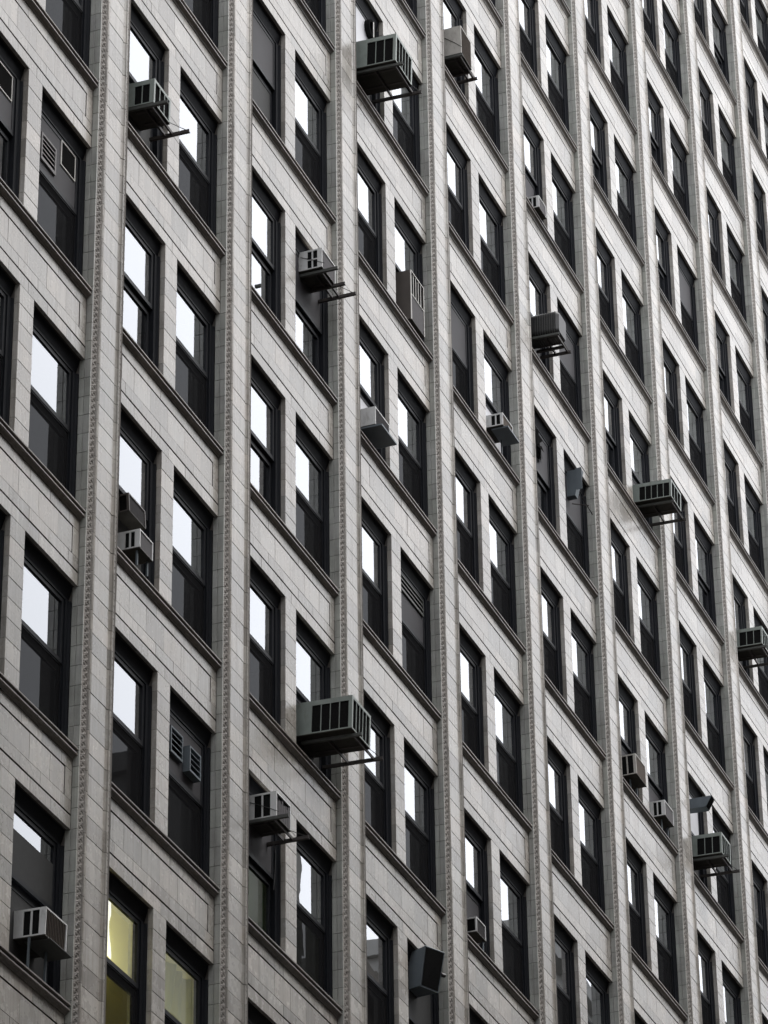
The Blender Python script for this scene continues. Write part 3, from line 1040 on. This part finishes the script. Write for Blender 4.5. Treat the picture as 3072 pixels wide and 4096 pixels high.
UP2 = 0.035     # the heavy units are tipped up a little towards the street
air_conditioner(1, 1, 1, .63, -.28, -1.46, -1.93, 'grey-green air conditioner on an iron bracket, top left of the facade', 'green', ('panels', 2, .28, 1.2), ('bars', 3), tilt=UP2 * .6, bracket=(-.0, .84, -.53, .075))
air_conditioner(3, 1, 3, .86, -.72, -1.38, -2.01, 'biggest grey-green air conditioner at the top, under a white panel with an exhaust fan', 'green', ('panels', 3, .08, .80), ('bars', 5), tilt=UP2, bracket=(.07, 1.03, -.85, .075))
air_conditioner(4, 1, 4, .62, -.27, -1.29, -1.99, 'tall beige plain-sided air conditioner beside the big one at the top', 'beige', ('plain',), ('fins', 14), bracket=(.0, .86, -.30, .075, .60), wire=True, frontcol='brownmesh')
air_conditioner(2, 2, 1, .64, -.28, -.21, -.62, 'white air conditioner high in its window with four square side openings', 'white', ('panels', 2, .32, .98), ('plain',), bracket=(.06, .92, -.55, .075, .56), wire=True, rows=2, frontcol='greymesh')
air_conditioner(3, 2, 2, .69, -.11, -1.37, -2.47, 'tall flat brown unit with vertical bars filling the lower half of a window', 'brown', ('plain',), ('half', 'trim'), frontcol='greymesh')
air_conditioner(3, 1, 1, .71, -.19, -1.86, -2.24, 'pale air conditioner with fine front fins above a wide dark board', 'white', ('plain',), ('fins', 16), board=(.0, .74, -.31, .035), frontcol='greymesh')
air_conditioner(4, 2, 2, .61, -.16, -1.68, -1.97, 'white air conditioner with dark side openings above a protruding dark board', 'white', ('panels', 2, .35, 1.5), ('plain',), board=(.05, .72, -.25, .035), legs=((.5, .05),), frontcol='brownmesh')
air_conditioner(5, 1, 4, .48, -.18, -2.22, -2.53, 'small white air conditioner sitting low on its sill, upper right of centre', 'white', ('panels', 2, .35, 1.3), ('plain',), frontcol='greymesh')
air_conditioner(5, 1, 3, .55, -.50, -1.41, -1.97, 'black rounded ribbed air conditioner on an iron bracket', 'black', bracket=(.0, .76, -.52, .075, .52), roundc=True, tilt=UP2 * .7)
air_conditioner(6, 2, 3, .74, -.74, -1.70, -2.16, 'low wide grey-green air conditioner with five side openings, right of centre', 'green', ('panels', 5, .06, 1.0), ('bars', 3), tilt=UP2, bracket=(.12, 1.0, -.77, .075))
air_conditioner(8, 1, 3, .70, -.59, -1.51, -1.99, 'grey-green air conditioner cut off by the right edge of the picture', 'green', ('panels', 3, .06, .95), ('bars', 4), tilt=UP2 * .8, bracket=(.06, .95, -.68, .075))
air_conditioner(1, 1, -1, .60, -.02, -1.37, -1.69, 'dark-fronted air conditioner set above a white one in the same window', 'brown', ('panels', 1, 2.0, 8.0), ('plain',), tilt=-.06, frontcol='darkmesh', rear=.26)
air_conditioner(1, 1, -1, .47, -.17, -1.99, -2.31, 'white air conditioner on thin legs under a dark-fronted one in the same window', 'white', ('panels', 2, .5, 1.4), ('plain',), legs=((.06, -.10), (.42, -.10)), frontcol='greymesh')
air_conditioner(2, 2, -1, .82, -.78, -1.50, -2.10, 'biggest grey-green air conditioner at lower centre, on a long iron bracket', 'green', ('panels', 4, .08, .90), ('bars', 5), tilt=UP2, bracket=(.16, 1.10, -.90, .075))
air_conditioner(2, 1, -2, .59, -.32, -.29, -.73, 'white air conditioner high in its window with a torn front mesh', 'white', ('panels', 2, .32, 1.15), ('torn',), bracket=(-.05, .78, -.55, .075), wire=True, frontcol='greymesh')
air_conditioner(0, 2, -3, .65, -.25, -1.68, -2.09, 'white air conditioner with fine front fins at the lower left, standing on posts', 'white', ('panels', 2, .38, 1.3), ('fins', 13), tilt=UP2 * .6, board=(.1, .78, -.28, .012), legs=((-.01, -.03), (.50, -.03)), frontcol='brownmesh')
air_conditioner(4, 1, -1, .48, -.06, -2.01, -2.31, 'small dark-fronted air conditioner low on a sill, bottom centre', 'white', ('panels', 1, .5, 3.2), ('plain',), legs=((.42, -.02),), frontcol='darkmesh')
air_conditioner(6, 1, 1, .67, -.25, -1.85, -2.33, 'brown-fronted air conditioner left of a white one, lower right', 'beige', ('panels', 2, .25, 1.3), ('plain',), tilt=-.02, legs=((.16, -.05), (.6, -.05)), frontcol='brownmesh')
air_conditioner(6, 2, 1, .62, -.18, -1.92, -2.29, 'white air conditioner right of a brown-fronted one, lower right', 'white', ('panels', 2, .45, 1.4), ('plain',), legs=((.14, -.05), (.56, -.05)), frontcol='greymesh')
air_conditioner(7, 1, 1, .68, -.62, -1.53, -2.04, 'grey-green air conditioner below a blue-grey duct hood, lower right', 'green', ('panels', 3, .07, .90), ('bars', 4), tilt=UP2 * .8, bracket=(.06, .92, -.75, .075))

# ------------------------------------------------------------------ duct hoods
def hood(b, f, ref, label, bottom, top, mouth=None, extra=None):
    org = Vector((b * W + ref[0], ref[1], f * H + ref[2]))
    e = link('duct_hood', None, org, label=label, category='duct hood', group='sheet metal duct hoods')
    base = Vector((b * W, 0, f * H))
    def rel(ps):
        return [tuple(base + Vector(p) - org) for p in ps]
    link('hood_shell', MB().prism(rel(bottom), rel(top)).mesh('hood_shell', ['galv']), org, e)
    if mouth:
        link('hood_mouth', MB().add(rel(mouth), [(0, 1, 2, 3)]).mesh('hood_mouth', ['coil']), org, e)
    if extra:
        for nm, fn, mats in extra:
            mb = MB(); fn(mb, base - org)
            link(nm, mb.mesh(nm, mats), org, e)
    return e
def knob(mb, o):
    mb.tube([o + Vector((-.86, -.29, -.40)), o + Vector((-.80, -.33, -.40))], .035, 8)
def lip(mb, o):
    q = [Vector(p) for p in ((-1.25, -.143, .0), (-.85, -.343, 0), (-.85, -.213, -.71), (-1.25, -.043, -.71))]
    for a, c in ((0, 1), (1, 2), (2, 3), (3, 0)):
        mb.tube([o + q[a], o + q[c]], .012, 5)
hood(3, -2, (-1.05, .17, -.40), 'blue-grey duct hood with a wide dark open mouth, bottom centre',
     [(-1.25, .165, -.74), (-1.25, -.04, -.71), (-.85, -.21, -.71), (-.85, .165, -.74)],
     [(-1.25, .165, -.09), (-1.25, -.14, 0), (-.85, -.34, 0), (-.85, .165, -.09)],
     [(-1.232, -.066, -.69), (-.868, -.221, -.69), (-.868, -.346, -.02), (-1.232, -.156, -.02)],
     [('damper_knob', knob, ['black']), ('hood_lip', lip, ['galv'])])
def bar(mb, o):
    mb.tube([o + Vector((-.95, .10, -.92)), o + Vector((-.74, -.20, -.92))], .012, 5)
    mb.tube([o + Vector((-1.0, -.14, -.85)), o + Vector((-.42, -.17, -.96))], .010, 5)
hood(5, 2, (-1.0, .16, -.5), 'thin blue-grey duct hood with a slanted foot and a crossed iron stay, right of centre',
     [(-1.1, .165, -.82), (-1.1, -.02, -.82), (-.93, -.02, -.82), (-.93, .165, -.82)],
     [(-1.1, .165, -.20), (-1.1, -.17, -.20), (-.93, -.17, -.20), (-.93, .165, -.20)],
     None, [('iron_stay', bar, ['rust']), ('side_flange', lambda mb, o: mb.box(o.x - 1.112, o.x - 1.104, o.y - .185, o.y - .055, o.z - .70, o.z - .18), ['galv'])])
hood(7, 1, (-3.2, .16, -.7), 'flat blue-grey duct hood with a dark slanted mouth above a grey-green air conditioner',
     [(-3.3, .165, -.83), (-3.3, -.30, -.85), (-3.05, -.30, -.85), (-3.05, .165, -.83)],
     [(-3.3, .165, -.60), (-3.3, -.45, -.60), (-3.05, -.45, -.60), (-3.05, .165, -.60)],
     [(-3.285, -.312, -.84), (-3.065, -.312, -.84), (-3.065, -.452, -.61), (-3.285, -.452, -.61)])

# a loose cable under the torn unit
c0 = Vector((2 * W - 2.60, .02, -2 * H - .80))
cb = link('hanging_cable', MB().tube([(0, 0, 0), (.03, -.02, -.2), (.03, -.01, -.5), (.01, 0, -.8)], .007, 5).mesh('hanging_cable', ['cord']), c0,
          label='black cable hanging below the torn air conditioner', category='cable')
